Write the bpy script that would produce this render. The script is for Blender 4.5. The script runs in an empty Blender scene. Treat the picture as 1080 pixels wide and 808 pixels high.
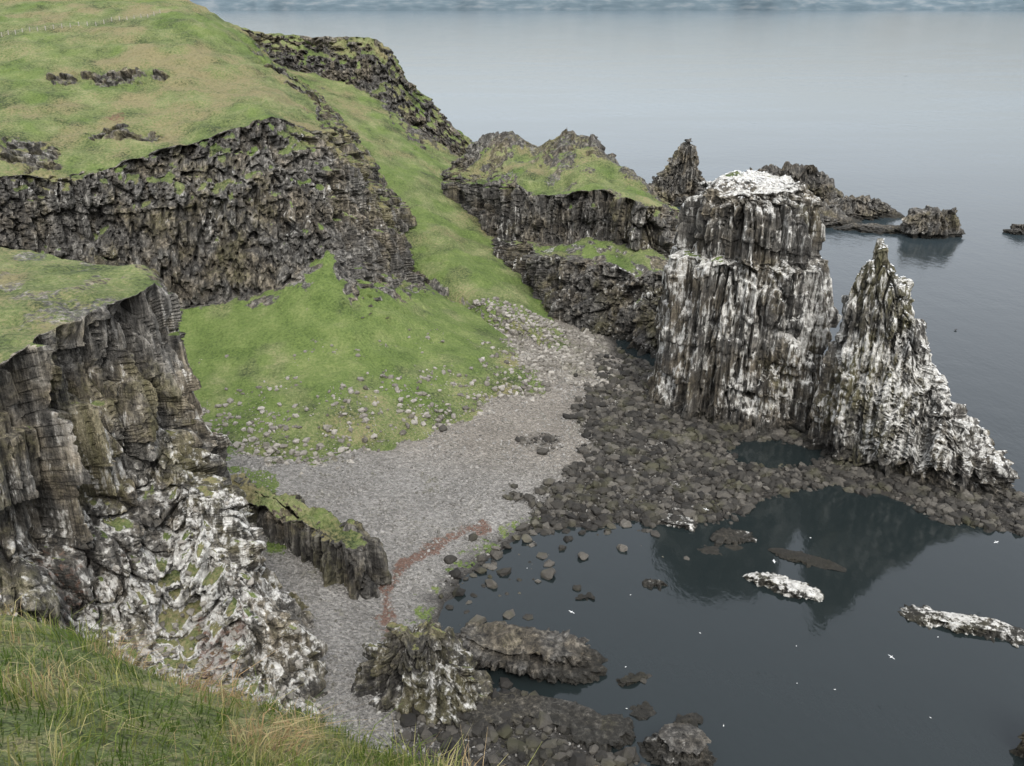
import bpy, math, numpy as np
rng=np.random.default_rng(7)
# ---------------- noise ----------------
def hsh(ix,iy,iz=0,s=0):
    with np.errstate(over='ignore'):
        h=(np.asarray(ix).astype(np.int64)*374761393+np.asarray(iy).astype(np.int64)*668265263+np.asarray(iz).astype(np.int64)*1440662683+s*974634777)&0xffffffff
        h=((h^(h>>13))*1274126177)&0xffffffff
        h=((h^(h>>16))*2246822519)&0xffffffff
        h=h^(h>>15)
    return (h&0xffffff)/float(0x1000000)
def vn(x,y,z,s=0):
    x,y,z=np.broadcast_arrays(x,y,z)
    ix,iy,iz=np.floor(x),np.floor(y),np.floor(z)
    fx,fy,fz=x-ix,y-iy,z-iz
    q=lambda t:t*t*t*(t*(t*6-15)+10)
    fx,fy,fz=q(fx),q(fy),q(fz)
    r=0
    for a in (0,1):
        for b in (0,1):
            for c in (0,1):
                r=r+hsh(ix+a,iy+b,iz+c,s)*(fx if a else 1-fx)*(fy if b else 1-fy)*(fz if c else 1-fz)
    return r*2-1
def fbm(x,y,z=0.,o=4,s=0):
    r=0;a=.55;f=1.
    for i in range(o):
        r=r+a*vn(np.asarray(x)*f+i*7.3,np.asarray(y)*f-i*3.1,np.asarray(z)*f+i*1.7,s+i);a*=.5;f*=2.03
    return r
def vor(x,y,s=0):
    ix,iy=np.floor(x),np.floor(y);f1=np.full(x.shape,9.);f2=f1.copy();cid=np.zeros(x.shape)
    for a in (-1,0,1):
        for b in (-1,0,1):
            cx=ix+a;cy=iy+b
            d=np.hypot(cx+hsh(cx,cy,1,s)-x,cy+hsh(cx,cy,2,s)-y)
            n=d<f1
            f2=np.where(n,f1,np.minimum(f2,d));cid=np.where(n,hsh(cx,cy,3,s),cid);f1=np.where(n,d,f1)
    return cid,f1,f2
def ss(a,b,x):
    t=np.clip((x-a)/(b-a),0,1);return t*t*(3-2*t)
# ---------------- mesh helpers ----------------
def mkmesh(name,V,F,mat,attrs=None,smooth=True):
    V=np.asarray(V,dtype=np.float32);F=np.asarray(F,dtype=np.int32)
    me=bpy.data.meshes.new(name);n=len(F);k=F.shape[1]
    me.vertices.add(len(V));me.vertices.foreach_set("co",V.ravel())
    me.loops.add(n*k);me.loops.foreach_set("vertex_index",F.ravel())
    me.polygons.add(n);me.polygons.foreach_set("loop_start",np.arange(0,n*k,k,dtype=np.int32))
    me.update(calc_edges=True)
    sm=np.full(n,smooth) if isinstance(smooth,bool) else smooth
    me.polygons.foreach_set("use_smooth",sm)
    for an,A in (attrs or {}).items():
        at=me.color_attributes.new(an,'FLOAT_COLOR','POINT')
        A4=np.ones((len(V),4),dtype=np.float32);A4[:,:3]=A;at.data.foreach_set("color",A4.ravel())
    me.validate()
    ob=bpy.data.objects.new(name,me);bpy.context.collection.objects.link(ob)
    me.materials.append(mat);return ob
def gridfaces(nu,nv,closed=False):
    i=np.arange(nu if closed else nu-1);j=np.arange(nv-1)
    I,J=np.meshgrid(i,j,indexing='ij');I2=(I+1)%nu
    return np.stack([I*nv+J,I2*nv+J,I2*nv+J+1,I*nv+J+1],-1).reshape(-1,4)
def normals(V,closed=False):
    if closed:
        du=np.roll(V,-1,0)-np.roll(V,1,0)
    else: du=np.gradient(V,axis=0)
    dv=np.gradient(V,axis=1)
    n=np.cross(du,dv);n/=np.linalg.norm(n,axis=-1,keepdims=True)+1e-9
    return n
def catmull(P,t,closed=False):
    N=len(P);i=np.floor(t).astype(int)
    if closed: g=lambda k:P[k%N]
    else:
        i=np.minimum(i,N-2);g=lambda k:P[np.clip(k,0,N-1)]
    f=(t-i)[:,None,None]
    a,b,c,d=g(i-1),g(i),g(i+1),g(i+2)
    cr=.5*((2*b)+(-a+c)*f+(2*a-5*b+4*c-d)*f**2+(-a+3*b-3*c+d)*f**3)
    li=b*(1-f)+c*f
    return .5*cr+.5*li
def resample(P,du,dv,closed=False):
    P=np.array(P,float);N,K,_=P.shape
    Q=np.concatenate([P,P[:1]]) if closed else P
    L=np.linalg.norm(np.diff(Q,axis=0),axis=-1).mean(1);cum=np.concatenate([[0],np.cumsum(L)])
    nu=int(cum[-1]/du)+2
    s=np.linspace(0,cum[-1],nu+(1 if closed else 0))
    if closed: s=s[:-1]
    t=np.interp(s,cum,np.arange(len(cum)))
    R=catmull(P,t,closed)
    Lv=np.linalg.norm(np.diff(P,axis=1),axis=-1).mean(0);cv=np.concatenate([[0],np.cumsum(Lv)])
    nv=int(cv[-1]/dv)+2
    tv=np.interp(np.linspace(0,cv[-1],nv),cv,np.arange(K))
    j=np.minimum(np.floor(tv).astype(int),K-2);f=(tv-j)
    R=R[:,j]*(1-f)[None,:,None]+R[:,j+1]*f[None,:,None]
    return R,tv
def finish(name,V,tv,mat,rock,grass,guano,gravel=None,dark=None,dry=None,closed=False,cw=2.2,bh=5.,big=1.,flat=1.,seed=0,extra=None,lh=6.,fine=1.,gth=(.58,.8),step=0.,blur=5):
    K=np.arange(len(rock));ip=lambda a:np.interp(tv,K,a)[None,:] if a is not None else np.zeros((1,len(tv)))
    n=normals(V,closed)
    if np.nanmean(n[...,2])<0: n=-n;flip=True
    else: flip=False
    x,y,z=V[...,0].copy(),V[...,1].copy(),V[...,2].copy()
    # normals blurred down the profile so that cliff brows break up with the rock below
    nb=n.copy()
    for _ in range(blur*2): nb[:,1:-1]=.25*nb[:,:-2]+.5*nb[:,1:-1]+.25*nb[:,2:]
    nb/=np.linalg.norm(nb,axis=-1,keepdims=True)+1e-9
    steep=ss(.86,.6,n[...,2])
    st2=np.maximum(steep,ss(.93,.72,nb[...,2]))
    nh=nb.copy();nh[...,2]*=.1;nh/=np.linalg.norm(nh,axis=-1,keepdims=True)+1e-6
    ra=ip(rock)*st2
    wx=fbm(x/6,y/6,z/40,2,seed+3)*.35*cw;wy=fbm(x/6+9,y/6,z/40,2,seed+4)*.35*cw
    cid,f1,f2=vor((x+wx)/cw,(y+wy)/cw,seed)
    cid2,g1,g2=vor((x+wx)/cw*2.2,(y+wy)/cw*2.2,seed+1)
    ci=np.floor(cid*9973)
    zb=np.floor((z+cid*bh*3)/bh)
    d=(cid-.5)*1.6*cw+(hsh(ci,zb,5,seed)-.5)*.5*cw-(1-ss(0,.24,f2-f1))*.6*cw
    zb2=np.floor((z+cid2*bh*2)/(bh*.5))
    d=d+((cid2-.5)*.7+(hsh(np.floor(cid2*9973),zb2,6,seed)-.5)*.25-(1-ss(0,.2,g2-g1))*.25)*cw
    lay=np.floor((z+fbm(x/20,y/20,0,2,seed+8)*5)/lh)
    d=d+(hsh(lay,3,1,seed)-.5)*2.2+(vn(x/12,y/12,lay*3.3,seed+5))*.9
    bg=fbm(x/16,y/16,z/90,3,seed+11)*5.5*big+fbm(x/6,y/6,z/50,2,seed+12)*1.6*big
    fi=fbm(x/1.,y/1.,z/1.4,3,seed+20)*.15*fine+fbm(x/4.,y/4.,z/8.,2,seed+21)*.25*fine
    V=V+nh*(ra*(d+bg+fi))[...,None]
    if step: V[...,2]-=st2*step*hsh(ci,7,7,seed)*ss(0.2,1.,tv)[None,:]*ss(2.2,1.,tv)[None,:]
    fl=(fbm(x/14,y/14,0,4,seed+30)*1.7+fbm(x/2.8,y/2.8,0,4,seed+31)*.6)*flat
    V[...,2]+=fl*(1-.6*steep)
    if extra is not None: V,em=extra(V,n,x,y,z)
    else: em=None
    n2=normals(V,closed);n2=-n2 if flip else n2
    nz=n2[...,2]
    nzs=nz.copy()
    for _ in range(2): nzs[1:-1,1:-1]=(nzs[1:-1,1:-1]*2+nzs[:-2,1:-1]+nzs[2:,1:-1]+nzs[1:-1,:-2]+nzs[1:-1,2:])/6
    x,y,z=V[...,0],V[...,1],V[...,2]
    no=fbm(x/7,y/7,z/7,4,seed+40)
    g=ss(gth[0],gth[1],nzs+ip(grass)+no*.3)
    gu=np.clip(ip(guano)*(.74+.55*np.clip(nzs,-.3,1))+no*.38*(ip(guano)>.05),0,1)
    gr=np.clip(ip(gravel)+fbm(x/6,y/10,z/6,3,seed+50)*.6*(ip(gravel)>.05),0,1)*ss(300,276,y)
    dk=np.zeros_like(x)+ip(dark);dr=np.clip(ip(dry)+fbm(x/9,y/9,0,4,seed+60)*.8+fbm(x/40,y/40,0,2,seed+61)*.4,0,1)
    red=np.zeros_like(x)
    crack=(1-ss(0,.18,f2-f1))*steep
    dk=np.clip(dk+crack*.7,0,1)
    if em is not None:
        g=np.clip(g*(1-em[0]),0,1);red=em[1]
    m1=np.stack([g,gu,red],-1).reshape(-1,3);m2=np.stack([gr,dk,dr],-1).reshape(-1,3)
    F=gridfaces(V.shape[0],V.shape[1],closed)
    sm=(g.reshape(-1)[F[:,0]]>.4)
    if flip: F=F[:,::-1]
    mkmesh(name,V.reshape(-1,3),F,mat,{"m1":m1,"m2":m2},smooth=sm)
    return V,nzs
# ---------------- node helpers ----------------
class NT:
    def __init__(s,nt): s.nt=nt;nt.nodes.clear()
    def n(s,t,ins=None,**p):
        d=s.nt.nodes.new(t)
        for k,v in p.items(): setattr(d,k,v)
        for k,v in (ins or {}).items(): s.set(d.inputs[k],v)
        return d
    def set(s,sock,v):
        if isinstance(v,bpy.types.NodeSocket): s.nt.links.new(v,sock)
        else: sock.default_value=v
    def m(s,op,a,b=0.,c=None,clamp=False):
        d=s.n('ShaderNodeMath',operation=op,use_clamp=clamp);s.set(d.inputs[0],a);s.set(d.inputs[1],b)
        if c is not None:s.set(d.inputs[2],c)
        return d.outputs[0]
    def noise(s,vec,sc,det=4,rough=.55):
        return s.n('ShaderNodeTexNoise',{'Vector':vec,'Scale':sc,'Detail':det,'Roughness':rough}).outputs[0]
    def scale(s,vec,v): 
        d=s.n('ShaderNodeVectorMath',operation='MULTIPLY');s.set(d.inputs[0],vec);d.inputs[1].default_value=v;return d.outputs[0]
    def ramp(s,f,st):
        d=s.n('ShaderNodeValToRGB');s.set(d.inputs[0],f);e=d.color_ramp.elements
        while len(e)<len(st): e.new(.5)
        for q,(p,c) in zip(e,st): q.position=p;q.color=(*c,1)
        return d.outputs[0]
    def mix(s,f,a,b,bt='MIX'):
        d=s.n('ShaderNodeMix',data_type='RGBA',blend_type=bt);s.set(d.inputs[0],f)
        for i,v in ((6,a),(7,b)): s.set(d.inputs[i],v if isinstance(v,bpy.types.NodeSocket) else (*v,1))
        return d.outputs[2]
    def sst(s,f,a,b):
        d=s.n('ShaderNodeMapRange',{'Value':f,'From Min':a,'From Max':b},interpolation_type='SMOOTHSTEP');return d.outputs[0]
def newmat(name):
    m=bpy.data.materials.new(name);m.use_nodes=True;return m,NT(m.node_tree)
def terrain_mat(name,tide=True,lift=1.,vs=.75):
    m,t=newmat(name)
    pos=t.n('ShaderNodeNewGeometry').outputs['Position']
    def attr(n):
        a=t.n('ShaderNodeAttribute',attribute_name=n);return t.n('ShaderNodeSeparateColor',{0:a.outputs['Color']}).outputs
    A=attr("m1");B=attr("m2")
    st=t.scale(pos,(1,1,.06))
    nf=t.noise(pos,1.1,5,.68);ns=t.noise(st,.9,4,.65);nl=t.noise(pos,.1,3,.6)
    r=t.m('ADD',t.m('MULTIPLY',nf,.32),t.m('MULTIPLY',ns,.68))
    L=lambda c:tuple(q*lift for q in c)
    rock=t.ramp(r,[(.36,L((.016,.0155,.014))),(.45,L((.062,.059,.052))),(.54,L((.14,.132,.115))),(.66,L((.28,.265,.235)))])
    rock=t.mix(t.sst(nl,.42,.62),rock,t.mix(1.,rock,(1.1,1.0,.84),'MULTIPLY'))
    band=t.sst(t.noise(t.scale(pos,(.02,.02,.22)),1.,2,.5),.42,.56)
    rock=t.mix(t.m('MULTIPLY',band,.5),rock,t.mix(1.,rock,(.42,.41,.41),'MULTIPLY'))
    lich=t.sst(t.m('ADD',t.m('ADD',t.m('MULTIPLY',nl,.6),t.m('MULTIPLY',nf,.4)),t.m('MULTIPLY',B[2],.22)),.58,.74)
    rock=t.mix(t.m('MULTIPLY',lich,.42),rock,(.12,.113,.045))
    if tide:
        cr=t.sst(t.m('ABSOLUTE',t.m('SUBTRACT',ns,.5)),.022,.0)
        rock=t.mix(t.m('MULTIPLY',cr,.6),rock,(.012,.011,.01))
    rock=t.mix(t.m('MULTIPLY',B[1],.75),rock,(.014,.013,.012))
    vc=t.n('ShaderNodeTexVoronoi',{'Vector':pos,'Scale':2.3})
    sp=t.n('ShaderNodeSeparateColor',{0:vc.outputs['Color']}).outputs[0]
    gv=t.m('ADD',t.m('ADD',t.m('MULTIPLY',sp,.3),t.m('MULTIPLY',nf,.35)),t.m('MULTIPLY',nl,.35))
    grav=t.ramp(gv,[(.2,(.08,.075,.066)),(.48,(.16,.152,.137)),(.75,(.29,.277,.252))])
    grav=t.mix(t.m('MULTIPLY',B[2],.8),grav,t.mix(1.,grav,(.93,.82,.68),'MULTIPLY'))
    grav=t.mix(t.m('MULTIPLY',B[1],.92),grav,(.02,.018,.015))
    base=t.mix(t.sst(t.m('ADD',B[0],t.m('MULTIPLY',t.m('SUBTRACT',nf,.5),.7)),.35,.6),rock,grav)
    gn=t.m('ADD',t.m('MULTIPLY',t.noise(t.scale(pos,(1,1,.35)),.8,4,.72),.55),t.m('MULTIPLY',ns,.45))
    gf=t.sst(t.m('ADD',A[1],t.m('MULTIPLY',t.m('SUBTRACT',gn,.5),2.8)),.42,.74)
    gcol=t.ramp(nf,[(.32,(.2,.193,.172)),(.48,(.41,.4,.365)),(.66,(.64,.63,.59))])
    base=t.mix(t.m('MULTIPLY',gf,.88),base,gcol)
    g2=t.noise(pos,1.5,4,.72)
    gg=t.m('ADD',t.m('MULTIPLY',nl,.5),t.m('MULTIPLY',g2,.5))
    gc=t.ramp(gg,[(.38,(.028,.038,.014)),(.45,(.07,.09,.03)),(.53,(.108,.13,.047)),(.62,(.175,.178,.082))])
    gc=t.mix(t.m('MULTIPLY',t.sst(B[2],.3,.0),.45),gc,t.mix(g2,(.035,.065,.01),(.125,.185,.035)))
    gc=t.mix(t.m('MULTIPLY',t.sst(t.m('ADD',B[2],t.m('MULTIPLY',t.m('SUBTRACT',g2,.5),1.8)),.35,.95),.85),gc,t.mix(nf,(.075,.055,.028),(.25,.22,.115)))
    fg=t.sst(t.m('ADD',A[0],t.m('MULTIPLY',t.m('SUBTRACT',nf,.5),1.7)),.38,.6)
    base=t.mix(fg,base,gc)
    red=t.sst(t.m('ADD',A[2],t.m('MULTIPLY',t.m('SUBTRACT',nf,.5),1.4)),.4,.7)
    base=t.mix(t.m('MULTIPLY',red,.85),base,t.mix(g2,(.05,.03,.02),(.165,.085,.058)))
    if tide:
        z=t.n('ShaderNodeSeparateXYZ',{0:pos}).outputs[2]
        td=t.m('MULTIPLY',t.sst(t.m('ADD',z,t.m('MULTIPLY',t.m('SUBTRACT',nf,.5),4.)),3.2,.8),t.m('SUBTRACT',1.,gf))
        base=t.mix(t.m('MULTIPLY',td,.85),base,(.016,.015,.012))
    h=t.m('ADD',t.m('MULTIPLY',nf,.8),t.m('ADD',t.m('MULTIPLY',ns,1.),t.m('MULTIPLY',t.m('SUBTRACT',1.,vc.outputs['Distance']),t.m('MULTIPLY',B[0],.5))))
    bp=t.n('ShaderNodeBump',{'Strength':1.,'Distance':.9,'Height':h}).outputs[0]
    b=t.n('ShaderNodeBsdfPrincipled',{'Base Color':base,'Roughness':.88,'Specular IOR Level':.2,'Normal':bp})
    t.n('ShaderNodeOutputMaterial',{0:b.outputs[0]})
    return m
MT=terrain_mat("cliff_rock_grass")
MN=terrain_mat("near_cliff_rock",lift=1.35)
MG=terrain_mat("beach_gravel",tide=False)
# ---------------- main headland ----------------
B=[[(-420,420,112),(-400,330,100),(-360,250,80),(-330,180,63),(-325,172,50),(-320,160,39),(-300,120,14),(-280,90,9)],
[(-288,400,109),(-243,330,93),(-204,270,76),(-161,205,63),(-160,200,53),(-161,195,39),(-155,190,12),(-125,165,9)],
[(-211,400,105),(-178,330,90),(-152,275,74),(-130,228,59),(-129,222,49),(-129,215,35),(-118,200,15),(-96,168,8)],
[(-172,400,104),(-149,340,91),(-128,285,72),(-112,242,59),(-112,236,46),(-112,228,28),(-99,204,14),(-84,175,8)],
[(-137,400,103),(-120,350,95),(-104,300,76),(-91,258,64),(-90,246,49),(-90,236,23),(-84,212,13),(-70,174,7)],
[(-111,385,92),(-98,352,85),(-86,320,77),(-71,272,70),(-69,256,51),(-67,242,26),(-59,208,14),(-47,170,5)],
[(-101,395,79),(-84,362,73),(-69,328,69),(-57,280,63),(-54,265,51),(-52,252,35),(-43,220,17),(-28,182,4)],
[(-98,405,75),(-80,375,67),(-64,340,61),(-50,290,55),(-46,275,45),(-43,262,29),(-27,230,13),(-4,202,3)],
[(-91,425,64),(-76,400,57),(-58,355,46),(-42,304,38),(-38,290,29),(-33,275,18),(-12,245,10),(14,219,2)],
[(-86,440,52),(-70,410,43),(-55,370,33),(-40,325,27),(-37,310,20),(-33,300,12),(-10,268,8),(18,228,1)]]
V,tv=resample(B,.62,.55)
crags=[(-128,303,14,7,0),(-142,297,8,7,0),(-155,232,14,14,0),(-131,245,10,11,0),(-118,275,4,7,1),(-155,240,4,9,1),(-74,330,9,5,0),(-165,262,12,9,0),(-108,262,11,6,0),(-84,345,5,16,0)]
def ex(V,n,x,y,z):
    r=np.zeros(x.shape);rd=np.zeros(x.shape)
    nn=fbm(x/6,y/6,z/6,4,91)*.9
    for cx,cy,rx,ry,isr in crags:
        q=1-np.sqrt(((x-cx)/rx)**2+((y-cy)/ry)**2)+nn
        w=ss(.0,.6,q)
        if isr: rd=np.maximum(rd,w)
        else: r=np.maximum(r,w)
    cid,f1,f2=vor(x/3.,y/3.,5)
    d=(hsh(np.floor(cid*999),np.floor(z/3),2,1)-.3)*3.2-(1-ss(0,.2,f2-f1))
    tr=np.abs(((z+fbm(x/12,y/12,0,2,92)*3)/3.2)%1-.5)*2
    V=V.copy();V[...,2]+=r*d+(1-r)*.7*(tr-.5)*ss(50,60,z);V[...,1]-=r*d*1.1
    return V,(r*.66,rd*.55)
BV,Bn=finish("headland_cliff",V,tv,MT,[.3,.4,.6,1,1,.9,.3,.1],[.35,.3,.2,.1,.0,-.14,.3,-.08],[0,0,0,.12,.24,.12,0,0],gravel=[0,0,0,0,0,0.,-.7,1.05],dark=[0,0,0,.03,.08,.12,0,0],dry=[.4,.4,.45,.4,.25,.05,-.05,.35],cw=3.,bh=13,big=.95,seed=1,extra=ex,step=3.5,lh=8)
# ---------------- far headland ----------------
C=[[(-200,560,-5),(-140,470,92),(-131,455,79),(-108,420,58),(-87,380,47),(-70,340,24),(-65,325,10)],
[(-110,560,-5),(-115,480,86),(-108,468,70),(-80,410,56),(-52,350,33),(-22,286,13),(-18,270,3)],
[(-50,540,-5),(-69,480,84),(-72,460,61),(-58,400,44),(-33,340,28),(-8,270,11),(-5,258,2)],
[(-30,520,-5),(-55,470,70),(-53.5,453,48),(-43,395,39),(-22,335,22),(1,262,9),(3,252,0)],
[(-15,500,-5),(-38,460,53),(-37,447,37),(-31,390,31),(-11,330,18),(9,256,6),(11,246,-2)],
[(0,480,-5),(-19,445,37),(-18,436,28),(-20,385,25),(-4,325,14),(15,250,3),(17,240,-4)],
[(10,460,-5),(-6,425,28),(-8,412,24),(-8,388,22),(2,325,11),(22,245,0),(24,236,-5)]]
V,tv=resample(C,.7,.7)
CV,Cn=finish("distant_headland",V,tv,MT,[1,.8,1,.3,.2,.1,.1],[-.2,.36,-.12,.3,.3,.15,-.1],[0,0,.05,0,0,0,0],gravel=[0,0,0,0,-.7,.6,1],dark=[.3,.15,.4,0,0,.1,.1],dry=[.2,.4,.4,.3,.15,.3,.3],cw=3.,bh=10,big=1.1,seed=21,blur=3)
# ---------------- promontory ----------------
D=[[(-20,440,-4),(-33,400,32),(-29,385,31),(-24,370,24),(-17,350,18),(-11,340,8)],
[(0,430,-4),(-17,395,43),(-14,350,34),(-12,345,17),(-6,328,16),(-2,312,4)],
[(15,425,-4),(-1,385,48),(2,328,38),(3,322,21),(10,300,20),(14,286,1)],
[(28,415,-4),(10,375,44),(14,316,38),(16,312,22),(20,292,21),(21,276,1)],
[(45,405,-4),(23,365,49),(28,310,39),(29,306,23),(33,284,21),(34,266,-2)],
[(60,395,-4),(37,350,44),(38.5,303,38),(39,299,23),(42,276,20),(43,256,-2)],
[(72,380,-4),(50,333,38),(50.5,303,36),(51,296,22),(52,274,20),(52,254,-3)],
[(82,360,-4),(61,340,30),(61,322,28),(62,312,17),(63,290,15),(64,272,-5)],
[(85,370,-4),(60,360,24),(66,352,19),(70,345,13),(74,338,8),(80,330,-5)]]
V,tv=resample(D,.5,.5)
def exd(V,n,x,y,z):
    V=V.copy();r=np.zeros(x.shape);nn=fbm(x/5,y/5,0,4,5)
    cid,f1,f2=vor(x/3,y/3,15)
    for cx,cy,h,rr_ in ((-2,380,5,11),(-14,388,3,7),(24,358,5.5,14),(36,348,3,8),(12,370,1.5,6),(47,334,3,7)):
        w=np.exp(-(((x-cx)**2+((y-cy)*.8)**2)/rr_**2)**2)
        V[...,2]+=h*w*(.8+.35*nn+(cid-.5)*.45);r=np.maximum(r,ss(.35,.8,w+nn*.6))
    r=np.maximum(r,ss(.15,.4,fbm(x/7,y/7,0,4,17))*.9)
    return V,(r*.66,np.zeros(x.shape))
finish("rocky_promontory",V,tv,MT,[1,.8,1.3,1.2,1.2,1],[-.3,.03,.04,-.16,-.2,-.3],[0,0,.1,.28,.26,.2],dark=[.3,.15,.25,.38,.4,.45],dry=[.5,.5,.4,.3,.2,.2],cw=3.,bh=11,big=1.2,seed=41,extra=exd,flat=1.6,step=3.5)
# ---------------- near cliff ----------------
A=[[(-160,150,62),(-124,94,58),(-122,90,30),(-118,86,20),(-108,80,0)],
[(-114,159,61),(-80,95,58),(-80,93,31),(-80,88,20),(-74,78,-1)],
[(-91,155,61),(-64,102,59),(-66,101,34),(-65,96,21),(-56,80,-1)],
[(-79,151,60),(-63,114,59),(-63,109,31),(-60,103,18),(-45,82,-1)],
[(-68,147,59),(-59,129,58),(-58,121,34),(-50,108,16),(-37,86,-1)],
[(-63,145,59),(-57.5,138,58),(-55,127,38),(-41,109,18),(-27,90,-1)],
[(-62,148,58),(-59,146,56),(-54,132,36),(-42,118,22),(-22,96,-1)],
[(-66,153,57),(-64,153,54),(-55,139,33),(-45,128,15),(-23,103,-1)],
[(-80,165,56),(-82,167,50),(-70,160,25),(-58,148,8),(-34,125,0)]]
V,tv=resample(A,.27,.27)
def exa(V,n,x,y,z):
    q=ss(.25,.6,1-np.sqrt(((x+44)/8)**2+((y-101)/9)**2)+fbm(x/4,y/4,z/4,4,71)*.9)
    q2=ss(.2,.5,1-np.sqrt(((x+60)/6)**2+((z-24)/5)**2)+fbm(x/4,y/4,z/4,4,72)*.9)*.8
    q3=ss(.1,.5,fbm(x/6,y/6,0,4,73)+ss(8,0,x+63-(y-114)*.15)*.2)*ss(50,55,z)
    return V,(np.maximum(q*.5,q3*.55),np.maximum(q,q2)*.55)
AV,An=finish("near_cliff",V,tv,MN,[.3,1.,1.,.9,.7],[.3,.12,-.14,-.08,-.06],[0,.14,.38,.58,.42],dark=[0,.0,.0,.08,.12],dry=[.62,.6,.4,.5,.4],cw=3.3,bh=9,big=.6,seed=61,flat=.9,fine=.9,lh=10,gth=(.62,.84),step=4.,extra=exa,blur=9)
# ---------------- stacks ----------------
def stack(name,rings,p=2.4,du=.4,dv=.4,guano=.5,grass=-.6,dark=.1,dry=.3,tip=0.,**k):
    K=len(rings);ph=np.linspace(0,2*np.pi,40,endpoint=False)
    P=np.zeros((40,K,3))
    for j,(z,cx,cy,rx,ry,rot) in enumerate(rings):
        c,s=np.cos(ph),np.sin(ph)
        r=(np.abs(c)**p+np.abs(s)**p)**(-1/p)
        a=r*c*rx;b=r*s*ry;co,si=math.cos(rot),math.sin(rot)
        P[:,j,0]=cx+a*co-b*si;P[:,j,1]=cy+a*si+b*co;P[:,j,2]=z
    V,tv=resample(P,du,dv,True)
    tt=lambda v:list(v) if isinstance(v,(list,tuple)) else [v]*K
    def e(V,n,x,y,z):
        V=V.copy()
        if tip: V[...,2]+=tip*(fbm(x/3.5,y/3.5,0,4,k.get('seed',0)+99))*ss(0,6,z)
        return V,(np.zeros(x.shape),np.zeros(x.shape))
    rk=k.pop('rock',1.);k.setdefault('blur',2)
    return finish(name,V,tv,MT,tt(rk),tt(grass),tt(guano),dark=tt(dark),dry=tt(dry),closed=True,extra=e,**k)
EV,En=stack("sea_stack",[(60.8,61,223,.2,.2,0),(60.2,61,223,6,6,0),(58.8,61.3,222.5,11.5,10.5,0),(55.8,61.5,222,14.8,13.5,.1),(50,61.7,222,15.8,14.5,.1),(43,61.5,222,16.3,15,.1),(41,60.5,221.5,18.2,17,.05),(22,60.5,221,20,18.5,0),(6,61,221,22,20,0),(-3,61.5,221,24.5,22,0)],
  guano=[.55,.55,.55,.48,.4,.44,.68,.62,.46,0],grass=[-.4,-.4,-.4,-.35,-.25,-.1,-.35,-.4,-.35,-.4],dark=[0,0,0,.05,.1,.1,.05,.1,.25,.5],dry=[.3,.3,.3,.35,.3,.25,.1,.1,.0,.0],cw=2.8,bh=12,big=.9,seed=83,flat=.6,tip=1.6,step=3,lh=9)
rot=math.atan2(-30,40)
def fin(z,xl,xr,hw,x0=72,y0=198,sl=-.75,rt=rot):
    cx=(xl+xr)/2;return (z,cx,y0+sl*(cx-x0),max((xr-xl)/2/math.cos(rt),.15),hw,rt)
FV,Fn=stack("sea_stack",[fin(53.5,81,81.4,.2),fin(51,80.6,82.6,1.2),fin(47,79.2,84,2.2),fin(44,78.,85.8,3),fin(37,76.8,89,4),fin(30,76.4,91.2,4.8),fin(24,75.8,93.7,5.7),fin(17,75,98,6.4),fin(11,74.5,103.5,7.3),fin(6,74,109,8),fin(0,73,112,9.5),fin(-3,72,113,11)],
  p=2.2,guano=[.4,.4,.48,.5,.58,.6,.6,.63,.58,.42,.1,0],grass=[-.2,-.25,-.3,-.35,-.45,-.5,-.5,-.5,-.5,-.5,-.5,-.5],dark=[.1,.1,.1,.1,.1,.12,.1,.1,.15,.3,.5,.6],dry=[.7,.7,.6,.5,.3,.2,.2,.2,.2,.1,0,0],cw=2.,bh=7,big=.5,seed=101,tip=3.2,flat=.6,lh=5,step=2.5,rock=[.4,.5,.6,.8,.9,1,1,1,1,1,1,1])
stack("pointed_sea_stack",[(35,94,482,.2,.2,0),(31,93.5,482,2.5,2.5,0),(24,93,484,6,5,0),(15,91,486,12,8,0),(7,91,488,18,11,0),(0,91,488,24,15,0),(-3,91,488,27,18,0)],guano=.15,dark=.1,du=.6,dv=.6,seed=121,big=.8,cw=2.5,tip=4)
def rock(name,cx,cy,rx,ry,h,rt=0.,guano=.0,seed=0,d=.4,p=2.3,top=.6,tip=1.,**k):
    return stack(name,[(h,cx,cy,.1,.1,rt),(h,cx,cy,rx*top*.5,ry*top*.5,rt),(h*.93,cx,cy,rx*top,ry*top,rt),(h*.5,cx,cy,rx*(top+1)/2,ry*(top+1)/2,rt),(0,cx,cy,rx,ry,rt),(-1.5,cx,cy,rx*1.15,ry*1.15,rt)],p=p,du=d,dv=d,guano=guano,seed=seed,tip=tip,**k)
rock("skerry",134,440,42,14,6,.05,seed=131,d=.8,dark=.45,tip=5,big=1,top=.6,dry=.1)
rock("skerry",150,494,38,11,17,0,seed=133,d=.8,dark=.35,tip=7,top=.5,dry=.1)
rock("skerry",176,455,26,12,8,.1,seed=135,d=.8,dark=.4,tip=4,top=.45,guano=.1,dry=.1)
rock("skerry",176,422,20,6,2.5,-.2,seed=137,d=.8,dark=.5,tip=2,dry=.1)
rock("skerry",197.5,411,12,6,12.5,0,seed=139,d=.5,dark=.3,tip=3,top=.7,guano=.15,cw=2)
rock("skerry",243,416,6,3,3.5,0,seed=141,d=.5,dark=.3)
rock("skerry",82,425,30,26,5,0,seed=143,d=.8,dark=.1,tip=3,top=.8,grass=[.3,.2,.1,-.2,-.5,-.5],dry=.7)
rock("shore_rock",1.5,117.5,12.5,4.4,4.6,-.18,seed=151,d=.2,dark=.5,tip=1.6,top=.75,cw=1.6,bh=1.6,big=.3,rock=.7,flat=.4,lh=1.3,guano=.05,dry=0,p=2.8,step=1)
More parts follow.
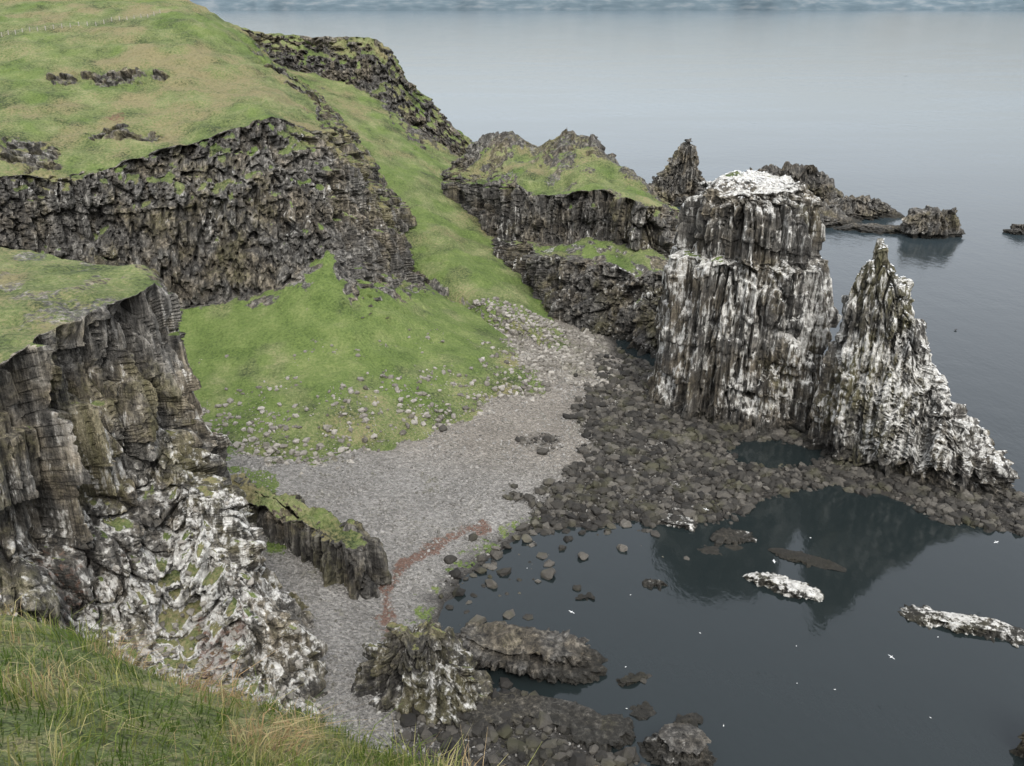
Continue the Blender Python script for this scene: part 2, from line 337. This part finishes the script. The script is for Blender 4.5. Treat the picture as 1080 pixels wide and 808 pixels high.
rock("shore_rock",-14,108,10.8,6.5,13.5,-.1,seed=153,d=.25,dark=.2,tip=3.5,top=.35,cw=1.8,bh=3,big=.45,rock=.9,guano=[.1,.15,.28,.4,.28,.15],grass=[-.1,-.1,-.1,-.25,-.4,-.5],dry=1.,lh=3,step=2)
for i,(cx,cy,rx,ry,h,g,dk) in enumerate([(7,104,8.5,3.5,1.6,.05,.5),(13,101,5.5,3.2,1.3,.05,.5),(-2,104.5,6,4,1.8,.1,.5),(1,97,9,4,1.2,0,.55),(24.5,97,4.6,3.4,3.6,.12,.4),(34,160,5.5,2.6,.9,.35,.1),(45,154,4.5,2,.6,.15,.3),(27,104,2,1,.5,0,.5),(20,106,1.4,.8,.4,0,.5),(58,146,8,2,.4,0,.6),(19,112,2.2,1,.5,0,.5),(42,150,5,1.4,.35,0,.6),(13,134,2,.8,.4,.1,.4),(27,138,1.6,.7,.4,.1,.4)]):
    rock("shore_rock",cx,cy,rx,ry,h,(-.3,.2,.1,0,-.4,-.5,.1,.3,0,-.5,.2,.1,.3,-.2)[i],guano=g,seed=160+i*3,d=.22,dark=dk,tip=.9,top=.8,cw=1.2,bh=.8,big=.3,rock=.7,flat=.4,lh=.8,dry=.3)
rock("white_reef_rock",50.5,137.3,7.8,2.5,1.4,-.5,guano=.62,seed=201,d=.2,dark=0,tip=1.2,top=.6,cw=1,bh=.8,big=.35,rock=.6,flat=.3,lh=.8,dry=.8)
rock("reef_rock",80,126,10.5,2.8,1.,-.32,guano=.4,seed=204,d=.22,dark=.05,tip=1.,top=.65,cw=1,bh=.8,big=.4,rock=.7,flat=.4,lh=.8,dry=.8)
rock("shore_pinnacle",76.8,96,5.5,4.5,13,.2,guano=.4,seed=207,d=.25,dark=.15,tip=2,top=.35,cw=1.5,bh=3,big=.35,rock=.7)
rr=math.atan2(-20,31)
def fr(z,xl,xr,hw): return fin(z,xl,xr,hw,-58,155,-.62,rr)
stack("basalt_ridge",[fr(12.6,-50,-40,.2),fr(12.3,-57,-29,2.6),fr(11.4,-58,-26.5,3.7),fr(8,-58.5,-26,4.1),fr(3,-59,-25.5,4.5),fr(0,-60,-25,5.2)],p=4,du=.25,dv=.25,guano=.05,grass=[.15,.1,.0,-.4,-.5,-.5],dark=[0,0,.1,.4,.4,.3],dry=.75,cw=1.7,bh=12,big=.5,seed=223,tip=2.6,flat=.9,lh=12,rock=.9,fine=.4,step=.5,blur=4)
# ---------------- beach ground ----------------
SH=[(13,87),(16,95),(9,104),(-3,109),(-9,116),(-14,127),(-13,133),(-9,142),(-2,151),(4,157),(14,159),(24,161),(36,159),(44,161),(54,169),(64,175),(72,178),(82,172),(93,162),(107,154),(116,160),(112,170),(98,176),(87,185),(77,188),(69,183),(55,182),(49,191),(55,199),(74,199),(72,215),(56,222),(45,241),(33,259),(33,300),(-60,330),(-130,250),(-110,80),(-30,60),(13,70)]
SHa=np.array(SH,float)
def sdist(x,y):
    d=np.full(x.shape,1e9);ins=np.zeros(x.shape,bool);n=len(SHa)
    for i in range(n):
        a=SHa[i];b=SHa[(i+1)%n];e=b-a
        t=np.clip(((x-a[0])*e[0]+(y-a[1])*e[1])/(e@e),0,1)
        d=np.minimum(d,np.hypot(x-a[0]-t*e[0],y-a[1]-t*e[1]))
        c=((a[1]>y)!=(b[1]>y))&(x<(b[0]-a[0])*(y-a[1])/(b[1]-a[1]+1e-9)+a[0]);ins^=c
    return np.where(ins,d,-d)
G=np.array([(-52,179,6),(-25,190,4.6),(10,215,3.2),(27,230,2.5),(-6,257,10),(17,256,6),(-31,126,4),(-58,164,8),(-25,250,11),(-23,152,3),(-24,109,3),(40,175,1),(50,205,1.),(30,190,2),(-10,280,13),(30,250,2),(60,175,1),(-80,140,9),(0,180,3),(95,170,1),(-60,250,13),(0,100,1),(20,300,8)],float)
def tps(r): return np.where(r>0,r*r*np.log(r+1e-9),0)
n=len(G);Kx=tps(np.hypot(G[:,None,0]-G[None,:,0],G[:,None,1]-G[None,:,1]))+np.eye(n)*30
Pm=np.c_[np.ones(n),G[:,:2]];M=np.block([[Kx,Pm],[Pm.T,np.zeros((3,3))]])
W=np.linalg.solve(M,np.r_[G[:,2],0,0,0])
def gz(x,y):
    z=W[n]+W[n+1]*x+W[n+2]*y
    for i in range(n): z=z+W[i]*tps(np.hypot(x-G[i,0],y-G[i,1]))
    s=sdist(x,y)+fbm(x/5,y/5,0,3,301)*1.6
    up=np.minimum(np.maximum(z,.5),.15+s*.16)
    z=np.where(s>0,up,np.maximum(-4,s*.16+.1))
    return z+fbm(x/6,y/6,0,3,303)*.16*(s>-6)+fbm(x/1.6,y/1.6,0,2,304)*.1,s
def bfield(x,y): return ss(0,9,x-.3*(y-160)+1+fbm(x/8,y/8,0,4,310)*14)*ss(150,157,y+fbm(x/4,y/4,0,2,318)*3)
gx=np.arange(-130,126,.5);gy=np.arange(66,305,.5)
X,Y=np.meshgrid(gx,gy,indexing='ij');Z,sd=gz(X,Y)
bould=bfield(X,Y)*ss(-3,0,sd)
bould=np.maximum(bould,ss(116,108,Y+fbm(X/4,Y/4,0,2,311)*4)*ss(-20,-14,X))
Wd=np.array([(-20,121),(-22,126),(-23,133),(-21,141),(-15,149),(-9,154),(-5,156.5)],float)
wd=np.full(X.shape,99.)
for a,b in zip(Wd[:-1],Wd[1:]):
    e=b-a;t=np.clip(((X-a[0])*e[0]+(Y-a[1])*e[1])/(e@e),0,1);wd=np.minimum(wd,np.hypot(X-a[0]-t*e[0],Y-a[1]-t*e[1]))
red=ss(3.,.7,wd+fbm(X/3,Y/3,0,4,312)*2.4)*.68
alg=ss(7,3,sd+fbm(X/3,Y/3,0,3,313)*2)*ss(.2,1.2,sd)*ss(122,128,Y)*ss(26,8,X)*(.36+.6*fbm(X/2,Y/2,0,3,317))*(1-red)
alg=np.maximum(alg,.9*ss(.3,.6,fbm(X/9,Y/9,0,3,314)+.6*np.exp(-((X+55)**2+(Y-166)**2)/120.))*ss(-35,-45,X))
warm=ss(165,190,Y+X*.2)*.6
strand=ss(.1,.5,fbm(sd/2.2,X/40,Y/40,3,331))*ss(30,6,sd)*.3+ss(6,2,sd)*ss(-35,-10,X)*.35
m1=np.stack([alg,np.zeros_like(X),red],-1).reshape(-1,3)
m2=np.stack([np.ones_like(X),np.clip(bould*.85+strand+ss(.8,-.2,Z)*.75,0,1),np.clip(warm,0,1)],-1).reshape(-1,3)
F=gridfaces(len(gx),len(gy))
mkmesh("beach_ground",np.stack([X,Y,Z],-1).reshape(-1,3),F,MG,{"m1":m1,"m2":m2})
# ---------------- stones ----------------
def ico(sub):
    import bmesh
    bm=bmesh.new();bmesh.ops.create_icosphere(bm,subdivisions=sub,radius=1.)
    v=np.array([q.co[:] for q in bm.verts]);f=np.array([[w.index for w in q.verts] for q in bm.faces]);bm.free();return v,f
def rocks(sub,k,seed,cut=.55,nc=6):
    v,f=ico(sub);out=[]
    for i in range(k):
        s=seed+i*17;w=v.copy()
        for _ in range(nc):
            d=np.random.default_rng(s+_).normal(size=3);d/=np.linalg.norm(d);c=w@d;w=w-np.outer(np.maximum(c-cut,0),d)*.95
        w*=(1+.25*fbm(v[:,0]*1.3+s,v[:,1]*1.3,v[:,2]*1.3,3,s))[:,None]
        out.append(w)
    return out,f
def stone_mat(name,cols,rough=.85):
    m,t=newmat(name);pos=t.n('ShaderNodeNewGeometry')
    a=t.n('ShaderNodeAttribute',attribute_name="m1");s=t.n('ShaderNodeSeparateColor',{0:a.outputs['Color']}).outputs
    nf=t.noise(pos.outputs['Position'],2.2,3,.65)
    c=t.ramp(t.m('ADD',t.m('MULTIPLY',s[0],.65),t.m('MULTIPLY',nf,.35)),cols)
    nb=t.sst(t.noise(pos.outputs['Position'],.16,2,.6),.5,.7)
    c=t.mix(t.m('MULTIPLY',nb,.35),c,(.06,.058,.025))
    bp=t.n('ShaderNodeBump',{'Strength':.6,'Distance':.2,'Height':nf}).outputs[0]
    b=t.n('ShaderNodeBsdfPrincipled',{'Base Color':c,'Roughness':rough,'Specular IOR Level':.25,'Normal':bp});t.n('ShaderNodeOutputMaterial',{0:b.outputs[0]});return m
def scatter(name,pts,sizes,mat,sub=1,seed=0,sink=.25,cut=.55,smooth=False):
    var,f=rocks(sub,10,seed,cut);r=np.random.default_rng(seed);VV=[];FF=[];CC=[];off=0
    which=r.integers(0,10,len(pts))
    for k in range(10):
        idx=np.where(which==k)[0]
        if len(idx)==0: continue
        w=var[k];m=len(idx);an=r.uniform(0,6.28,m);sc=sizes[idx][:,None]*r.uniform(.65,1.2,(m,3))*np.array([1,1,.75])
        q=w[None]*sc[:,None,:]
        tl=r.uniform(-.5,.5,m);c,s=np.cos(tl)[:,None],np.sin(tl)[:,None]
        q=np.stack([q[...,0]*c-q[...,2]*s,q[...,1],q[...,0]*s+q[...,2]*c],-1)
        c,s=np.cos(an)[:,None],np.sin(an)[:,None]
        q=np.stack([q[...,0]*c-q[...,1]*s,q[...,0]*s+q[...,1]*c,q[...,2]],-1)
        q+=pts[idx][:,None,:];q[...,2]+=(sizes[idx]*(.7-sink*2)*.6)[:,None]
        VV.append(q.reshape(-1,3));FF.append((f[None]+ (np.arange(m)*len(w))[:,None,None]+off).reshape(-1,3));off+=m*len(w)
        CC.append(np.repeat(r.uniform(0,1,m),len(w)))
    c=np.concatenate(CC);mkmesh(name,np.concatenate(VV),np.concatenate(FF),mat,{"m1":np.stack([c,c,c],-1)},smooth=smooth)
MD=stone_mat("dark_boulder",[(.15,(.011,.01,.0085)),(.5,(.028,.0255,.021)),(.8,(.066,.06,.05)),(1,(.17,.157,.135))])
ML=stone_mat("pale_scree",[(.15,(.07,.063,.052)),(.5,(.155,.143,.121)),(.8,(.24,.223,.193)),(1,(.38,.358,.315))])
MP=stone_mat("grey_pebble",[(.15,(.07,.066,.058)),(.5,(.145,.138,.124)),(.8,(.22,.211,.192)),(1,(.36,.346,.318))])
x=rng.uniform(-18,118,130000);y=rng.uniform(84,265,130000);z,s=gz(x,y)
bf=bfield(x,y)
R_=rng.random(130000)
keep=(s>-2.+fbm(x/6,y/6,0,2,77)*3)&(R_<bf*.55)
sp=(y<160)&(y>112)&(s<1)&(s>-16)&(R_<.05*(fbm(x/5,y/5,0,3,88)>.05)*(x<36))
edge=(y<162)&(y>114)&(s<2.)&(s>-5)&(x<30)&(R_<.3*ss(120,150,y)*(.5+fbm(x/5,y/5,0,2,89)))
lo=(y<112)&(s>-3)&(R_<.35)
k=keep|sp|lo|edge
pts=np.stack([x[k],y[k],np.maximum(z[k],-.3)],-1);sz=.19+rng.random(k.sum())**5*1.6
scatter("boulder_field",pts,sz,MD,1,11,cut=.66)
bb=np.array([(7,141,.3),(-6,146,.2),(-1,150,.5),(-8,152,1),(10,150,.1),(14,147,.1),(-17,195,4.6),(3,153,.4),(-4,138,.0),(22,150,0),(18,163,.6),(48,170,.8),(28,170,.8),(12,137,-.1),(-12,145,.6),(-10,140,.2)],float)
scatter("boulder",bb,rng.uniform(.8,1.6,len(bb)),MD,3,15,cut=.66)
nu,nv=BV.shape[:2];tB=resample(B,.62,.55)[1]
J=np.where(tB>5.3)[0]
ii=rng.integers(int(nu*.12),nu,60000);jj=rng.choice(J,60000)
bx,by=BV[ii,jj,0],BV[ii,jj,1]
pw=np.clip((tB[jj]-6.3)/.5,0,1)*(.6+.9*fbm(bx/8,by/8,0,3,67))+ (fbm(bx/7,by/7,0,3,66)>.3)*.16*(tB[jj]>5.8)
k=(rng.random(60000)<pw)&(by<285)
p1=BV[ii[k],jj[k]]
ci=rng.integers(int(CV.shape[0]*.2),CV.shape[0],7000);cj=rng.integers(int(CV.shape[1]*.83),CV.shape[1],7000)
p2=CV[ci,cj];p2=p2[p2[:,1]<275]
x=rng.uniform(-30,30,7000);y=rng.uniform(225,275,7000);z,s=gz(x,y)
pts=np.concatenate([p1,p2,np.stack([x,y,z],-1)]);scatter("scree_stones",pts,.17+rng.random(len(pts))**5*1.1,ML,1,21)
x=rng.uniform(-75,40,90000);y=rng.uniform(95,245,90000);z,s=gz(x,y)
k=(s>.5)&(rng.random(90000)<.2+.5*(fbm(x/8,y/8,0,3,99)>.05))
pts=np.stack([x[k],y[k],z[k]],-1);scatter("beach_pebbles",pts,.12+rng.random(k.sum())**4*.4,MP,1,31)
nu,nv=AV.shape[:2];ii=rng.integers(int(nu*.2),nu,5000);jj=rng.integers(int(nv*.62),nv,5000)
k=An[ii,jj]>.45
pts=AV[ii[k],jj[k]];scatter("cliff_rubble",pts,.12+rng.random(len(pts))**3*.8,ML,1,41)
# ---------------- foreground hill ----------------
Mh=[[(-90,-60,100),(-90,0,97),(-90,18,90),(-95,40,60),(-100,80,10)],
[(-25,-25,99),(-20,2,96),(-19,14,89),(-22,30,66),(-34,70,8)],
[(-8,-10,98.6),(-5,1,97.3),(-8.5,12,90.7),(-9.5,22,70),(-20,64,-3)],
[(-4,-8,98.5),(-2.5,.8,97.6),(-5.6,10.5,91),(-6,20,70),(-14,62,-3)],
[(-2,-8,98.5),(-1.2,.6,97.9),(-3.4,9.2,91.2),(-3,18,70),(-8,60,-3)],
[(3,-8,98.5),(.5,0,98.2),(-.8,7,92.5),(1,13,75),(5,55,-3)],
[(8,-10,98.5),(3,-1,97.8),(2.6,1.4,96),(8,8,75),(25,45,-3)],
[(20,-20,98.5),(12,-8,97.5),(13,-5,95.5),(25,5,70),(50,30,-3)],
[(80,-60,98),(70,-50,97),(72,-47,93),(85,-35,70),(110,-10,-3)]]
V,tv=resample(Mh,.35,.35)
x,y,z=V[...,0].copy(),V[...,1].copy(),V[...,2].copy()
V[...,2]+=fbm(x/2.2,y/2.2,0,3,401)*.35+fbm(x/.7,y/.7,0,2,402)*.12
o=np.ones(x.shape);lowm=ss(80,60,z)
m1=np.stack([1-lowm*.7,lowm*.3,o*0],-1).reshape(-1,3);m2=np.stack([o*0,o*0,o*.45],-1).reshape(-1,3)
F=gridfaces(V.shape[0],V.shape[1])
if normals(V)[...,2].mean()<0: F=F[:,::-1]
mkmesh("foreground_hill",V.reshape(-1,3),F,MT,{"m1":m1,"m2":m2})
NB=150000
a=rng.integers(0,V.shape[0]-1,NB*14);b=rng.integers(0,V.shape[1]-1,NB*14);fa=rng.random(NB*14)[:,None];fb=rng.random(NB*14)[:,None]
Pb=(V[a,b]*(1-fa)+V[a+1,b]*fa)*(1-fb)+(V[a,b+1]*(1-fa)+V[a+1,b+1]*fa)*fb
r=np.hypot(Pb[:,0],Pb[:,1]);az=np.degrees(np.arctan2(Pb[:,0],Pb[:,1]))
k=(r>3.2)&(r<18)&(az>-47)&(az<12)&(Pb[:,2]>87)
Pb=Pb[k][:NB];m=len(Pb);print("blades",m,k.sum())
cl=fbm(Pb[:,0]/.5,Pb[:,1]/.5,0,3,411);c2=fbm(Pb[:,0]/1.3,Pb[:,1]/1.3,0,3,412)
h=(.09+.28*rng.random(m)**1.5)*(1+1.6*np.clip(cl+.15,-.45,1.2));dryb=np.clip(.5+c2*1.5+cl*.5+rng.normal(0,.2,m),0,1)
tall=rng.random(m)<.025;h=np.where(tall,np.minimum(h+.2,.6),h);dryb=np.where(tall,.95,dryb)
w=np.where(tall,.0026,.0035+.0045*rng.random(m))
an=rng.uniform(0,6.28,m);side=np.stack([np.cos(an),np.sin(an),0*an],-1)
lx=fbm(Pb[:,0]/.8,Pb[:,1]/.8,0,2,420)*1.6
lean=np.stack([.6+rng.normal(0,.4,m)+lx,-.3+rng.normal(0,.45,m),0*an],-1)
up=np.array([0,0,1.])
b0=Pb-side*w[:,None]-up*.02;b1=Pb+side*w[:,None]-up*.02
mid=Pb+(up*.6+lean*.25)*h[:,None];tip=Pb+(up*.88+lean*.85)*h[:,None]
VV=np.stack([b0,b1,mid+side*w[:,None]*.8,mid-side*w[:,None]*.8,tip+side*w[:,None]*.15,tip-side*w[:,None]*.15],1).reshape(-1,3)
i=np.arange(m)[:,None]*6
FF=np.concatenate([i+np.array([[0,1,2,3]]),i+np.array([[3,2,4,5]])])
cc=np.stack([dryb,rng.random(m),0*dryb],-1);cc=np.repeat(cc,6,0)
mg,t=newmat("grass_blades");at=t.n('ShaderNodeAttribute',attribute_name="m1");s=t.n('ShaderNodeSeparateColor',{0:at.outputs['Color']}).outputs
c=t.ramp(s[0],[(0,(.075,.12,.02)),(.35,(.16,.2,.045)),(.6,(.3,.29,.1)),(.85,(.52,.44,.24)),(1,(.46,.31,.17))])
c=t.mix(s[1],c,t.mix(1.,c,(.6,.65,.6),'MULTIPLY'))
bb_=t.n('ShaderNodeBsdfPrincipled',{'Base Color':c,'Roughness':.6,'Specular IOR Level':.2});tr=t.n('ShaderNodeBsdfTranslucent',{'Color':c})
mx=t.n('ShaderNodeMixShader',{0:.35,1:bb_.outputs[0],2:tr.outputs[0]});t.n('ShaderNodeOutputMaterial',{0:mx.outputs[0]})
mkmesh("foreground_grass",VV,FF,mg,{"m1":cc})
# ---------------- sea ----------------
mw,t=newmat("sea_water");pos=t.n('ShaderNodeNewGeometry').outputs['Position']
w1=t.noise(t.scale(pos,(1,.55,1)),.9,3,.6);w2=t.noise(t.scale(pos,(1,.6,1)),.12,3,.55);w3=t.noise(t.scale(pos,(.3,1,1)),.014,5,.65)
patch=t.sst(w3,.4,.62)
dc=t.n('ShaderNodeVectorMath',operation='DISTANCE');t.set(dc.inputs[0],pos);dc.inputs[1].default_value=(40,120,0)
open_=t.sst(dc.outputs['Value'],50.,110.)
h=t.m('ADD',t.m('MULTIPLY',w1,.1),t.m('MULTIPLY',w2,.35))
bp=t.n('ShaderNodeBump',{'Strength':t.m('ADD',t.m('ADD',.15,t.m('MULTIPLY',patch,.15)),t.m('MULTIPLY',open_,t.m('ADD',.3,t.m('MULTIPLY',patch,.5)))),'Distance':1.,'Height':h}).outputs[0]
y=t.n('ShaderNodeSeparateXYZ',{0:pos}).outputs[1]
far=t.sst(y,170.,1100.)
bc=t.mix(far,(.01,.0135,.0135),t.mix(patch,(.05,.075,.09),(.085,.115,.135)))  # bluer sky reflection of the far water painted into its base colour
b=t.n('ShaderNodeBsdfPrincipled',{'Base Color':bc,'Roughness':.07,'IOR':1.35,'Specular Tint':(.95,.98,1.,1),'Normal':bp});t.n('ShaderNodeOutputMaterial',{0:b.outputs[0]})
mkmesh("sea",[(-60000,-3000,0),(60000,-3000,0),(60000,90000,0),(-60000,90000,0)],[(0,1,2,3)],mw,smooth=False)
# ---------------- distant coast ----------------
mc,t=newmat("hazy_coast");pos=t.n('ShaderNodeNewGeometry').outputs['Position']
c=t.ramp(t.noise(t.scale(pos,(1,1,5)),.0022,4,.6),[(.38,(.07,.095,.11)),(.52,(.088,.115,.13)),(.66,(.13,.15,.16))])  # aerial haze painted into the land's blue-grey base colour
b=t.n('ShaderNodeBsdfPrincipled',{'Base Color':c,'Roughness':1.,'Specular IOR Level':0.});t.n('ShaderNodeOutputMaterial',{0:b.outputs[0]})
cx=np.linspace(-12000,26000,500);cy=np.linspace(0,1,14)
CX,CY=np.meshgrid(cx,cy,indexing='ij')
hh=(330+160*fbm(CX/3000,CY*0,0,5,500))*ss(-9500,-7500,CX)*(np.sin(np.clip(CY*1.15,0,1)*1.57)**.7)*(1+.06*fbm(CX/900,CY*5,0,4,501))
yy=20500+CY*500+fbm(CX/2000,0*CX,0,4,502)*700-.04*CX
mkmesh("distant_coast",np.stack([CX,yy,hh-3],-1).reshape(-1,3),gridfaces(500,14)[:,::-1],mc)
# ---------------- fence ----------------
mf,t=newmat("weathered_wood");pos=t.n('ShaderNodeNewGeometry').outputs['Position']
c=t.ramp(t.noise(pos,3.,4),[(.3,(.16,.145,.12)),(.7,(.32,.3,.26))]);b=t.n('ShaderNodeBsdfPrincipled',{'Base Color':c,'Roughness':.9});t.n('ShaderNodeOutputMaterial',{0:b.outputs[0]})
fl=BV.reshape(-1,3);fl=fl[(fl[:,1]>300)&(fl[:,0]>-260)]
VV=[];FF=[];tops=[]
def box(x0,y0,z0,x1,y1,z1):
    o=len(VV);VV.extend([(x0,y0,z0),(x1,y0,z0),(x1,y1,z0),(x0,y1,z0),(x0,y0,z1),(x1,y0,z1),(x1,y1,z1),(x0,y1,z1)])
    FF.extend([(o,o+3,o+2,o+1),(o+4,o+5,o+6,o+7),(o,o+1,o+5,o+4),(o+1,o+2,o+6,o+5),(o+2,o+3,o+7,o+6),(o+3,o,o+4,o+7)])
for q in np.linspace(0,1,34):
    fx=-205+q*72;fy=318+q*44+3*math.sin(q*9)
    z=fl[np.argmin((fl[:,0]-fx)**2+(fl[:,1]-fy)**2)][2];tops.append((fx,fy,z))
    box(fx-.11,fy-.11,z-.5,fx+.11,fy+.11,z+1.5)
for p,q in zip(tops[:-1],tops[1:]):
    for hgt in (.45,.85,1.25):
        o=len(VV)
        for r_ in (p,q):
            for dz in (-.02,.02):
                for dy in (-.02,.02): VV.append((r_[0],r_[1]+dy,r_[2]+hgt+dz))
        FF.extend([(o,o+1,o+5,o+4),(o+1,o+3,o+7,o+5),(o+3,o+2,o+6,o+7),(o+2,o,o+4,o+6)])
mkmesh("wire_fence",VV,FF,mf,smooth=False)
# ---------------- seabirds ----------------
def bird(p,an,s=1.,fly=False):
    V0,F0=ico(1);parts=[]
    def ell(c,r): parts.append(V0*np.array(r)+np.array(c))
    ell((0,0,.12),(.24,.1,.1));ell((.22,0,.22),(.07,.055,.06));ell((.15,0,.18),(.08,.05,.07));ell((-.26,0,.12),(.1,.05,.03));ell((.31,0,.21),(.06,.015,.015))
    if fly: ell((0,.35,.15),(.1,.35,.02));ell((0,-.35,.15),(.1,.35,.02))
    else: ell((-.03,.09,.13),(.2,.03,.07));ell((-.03,-.09,.13),(.2,.03,.07))
    v=np.concatenate(parts)*s;c,q=math.cos(an),math.sin(an)
    v=np.stack([v[:,0]*c-v[:,1]*q,v[:,0]*q+v[:,1]*c,v[:,2]],-1)+np.array(p)
    f=np.concatenate([F0+i*len(V0) for i in range(len(parts))]);return v,f
def birds(name,L,col):
    m,t=newmat(name);pos=t.n('ShaderNodeNewGeometry').outputs['Position']
    c=t.mix(t.sst(t.noise(pos,4.,2),.45,.55),col,tuple(q*.7 for q in col));b=t.n('ShaderNodeBsdfPrincipled',{'Base Color':c,'Roughness':.7});t.n('ShaderNodeOutputMaterial',{0:b.outputs[0]})
    VV=[];FF=[];o=0
    for a_ in L:
        v,f=bird(*a_);VV.append(v);FF.append(f+o);o+=len(v)
    mkmesh(name,np.concatenate(VV),np.concatenate(FF),m)
L=[((rng.uniform(-5,75),rng.uniform(100,170),.0),rng.uniform(0,6),.6) for _ in range(16)]
L=[q for q in L if sdist(np.array([q[0][0]]),np.array([q[0][1]]))[0]<-3]
for VG,NG,cnt in ((EV,En,420),(FV,Fn,260)):
    f=VG.reshape(-1,3);ng=NG.reshape(-1);idx=np.where((ng>.5)&(f[:,2]>8))[0]
    for q in rng.choice(idx,cnt): L.append((tuple(f[q]),rng.uniform(0,6),1.))
L+=[((38,150,9),1.,1.,True),((90,140,8),2.,1.,True),((10,122,6),4.,1.,True),((60,112,5),.5,1.,True),((45,128,12),3,1.,True)]
birds("white_seabirds",L,(.7,.7,.68))
birds("dark_seabirds",[((148,279,0),.4,2.2),((560,1330,6),1.,5.,True),((95,240,0),.4,1.3),((120,300,0),2.,1.3)],(.03,.03,.03))
# ---------------- light ----------------
w=bpy.data.worlds.new("World");bpy.context.scene.world=w;w.use_nodes=True;t=NT(w.node_tree)
el,az=math.radians(50),math.radians(168)
sk=t.n('ShaderNodeTexSky',sky_type='NISHITA');sk.sun_disc=False;sk.sun_elevation=el;sk.sun_rotation=az;sk.dust_density=2.
hs=t.n('ShaderNodeHueSaturation',{'Saturation':.26,'Color':sk.outputs[0]})
# overcast cloud layer: luminance rises from horizon to zenith
dz=t.n('ShaderNodeSeparateXYZ',{0:t.n('ShaderNodeTexCoord').outputs['Generated']}).outputs[2]
gr=t.m('ADD',1.15,t.m('MULTIPLY',t.sst(dz,0.,.75),3.9))
cl_=t.n('ShaderNodeVectorMath',operation='SCALE',);t.set(cl_.inputs[0],hs.outputs[0]);t.set(cl_.inputs['Scale'],gr)
bg=t.n('ShaderNodeBackground',{0:cl_.outputs[0],1:.13});t.n('ShaderNodeOutputWorld',{0:bg.outputs[0]})
sl=bpy.data.lights.new("sun",'SUN');sl.energy=1.2;sl.angle=math.radians(20);sl.color=(1,.96,.9)
so=bpy.data.objects.new("sun",sl);bpy.context.collection.objects.link(so)
from mathutils import Vector
dirv=Vector((math.sin(az)*math.cos(el),math.cos(az)*math.cos(el),math.sin(el)))
so.rotation_euler=dirv.to_track_quat('Z','Y').to_euler()
# ---------------- camera ----------------
cam=bpy.data.cameras.new("camera");co=bpy.data.objects.new("camera",cam);bpy.context.collection.objects.link(co)
co.location=(0,0,100);co.rotation_euler=(math.radians(66.9),0,0);cam.sensor_width=36;cam.lens=31.17;cam.clip_start=.1;cam.clip_end=150000
bpy.context.scene.camera=co
sc=bpy.context.scene;sc.view_settings.view_transform='Standard';sc.view_settings.look='None';sc.view_settings.exposure=0
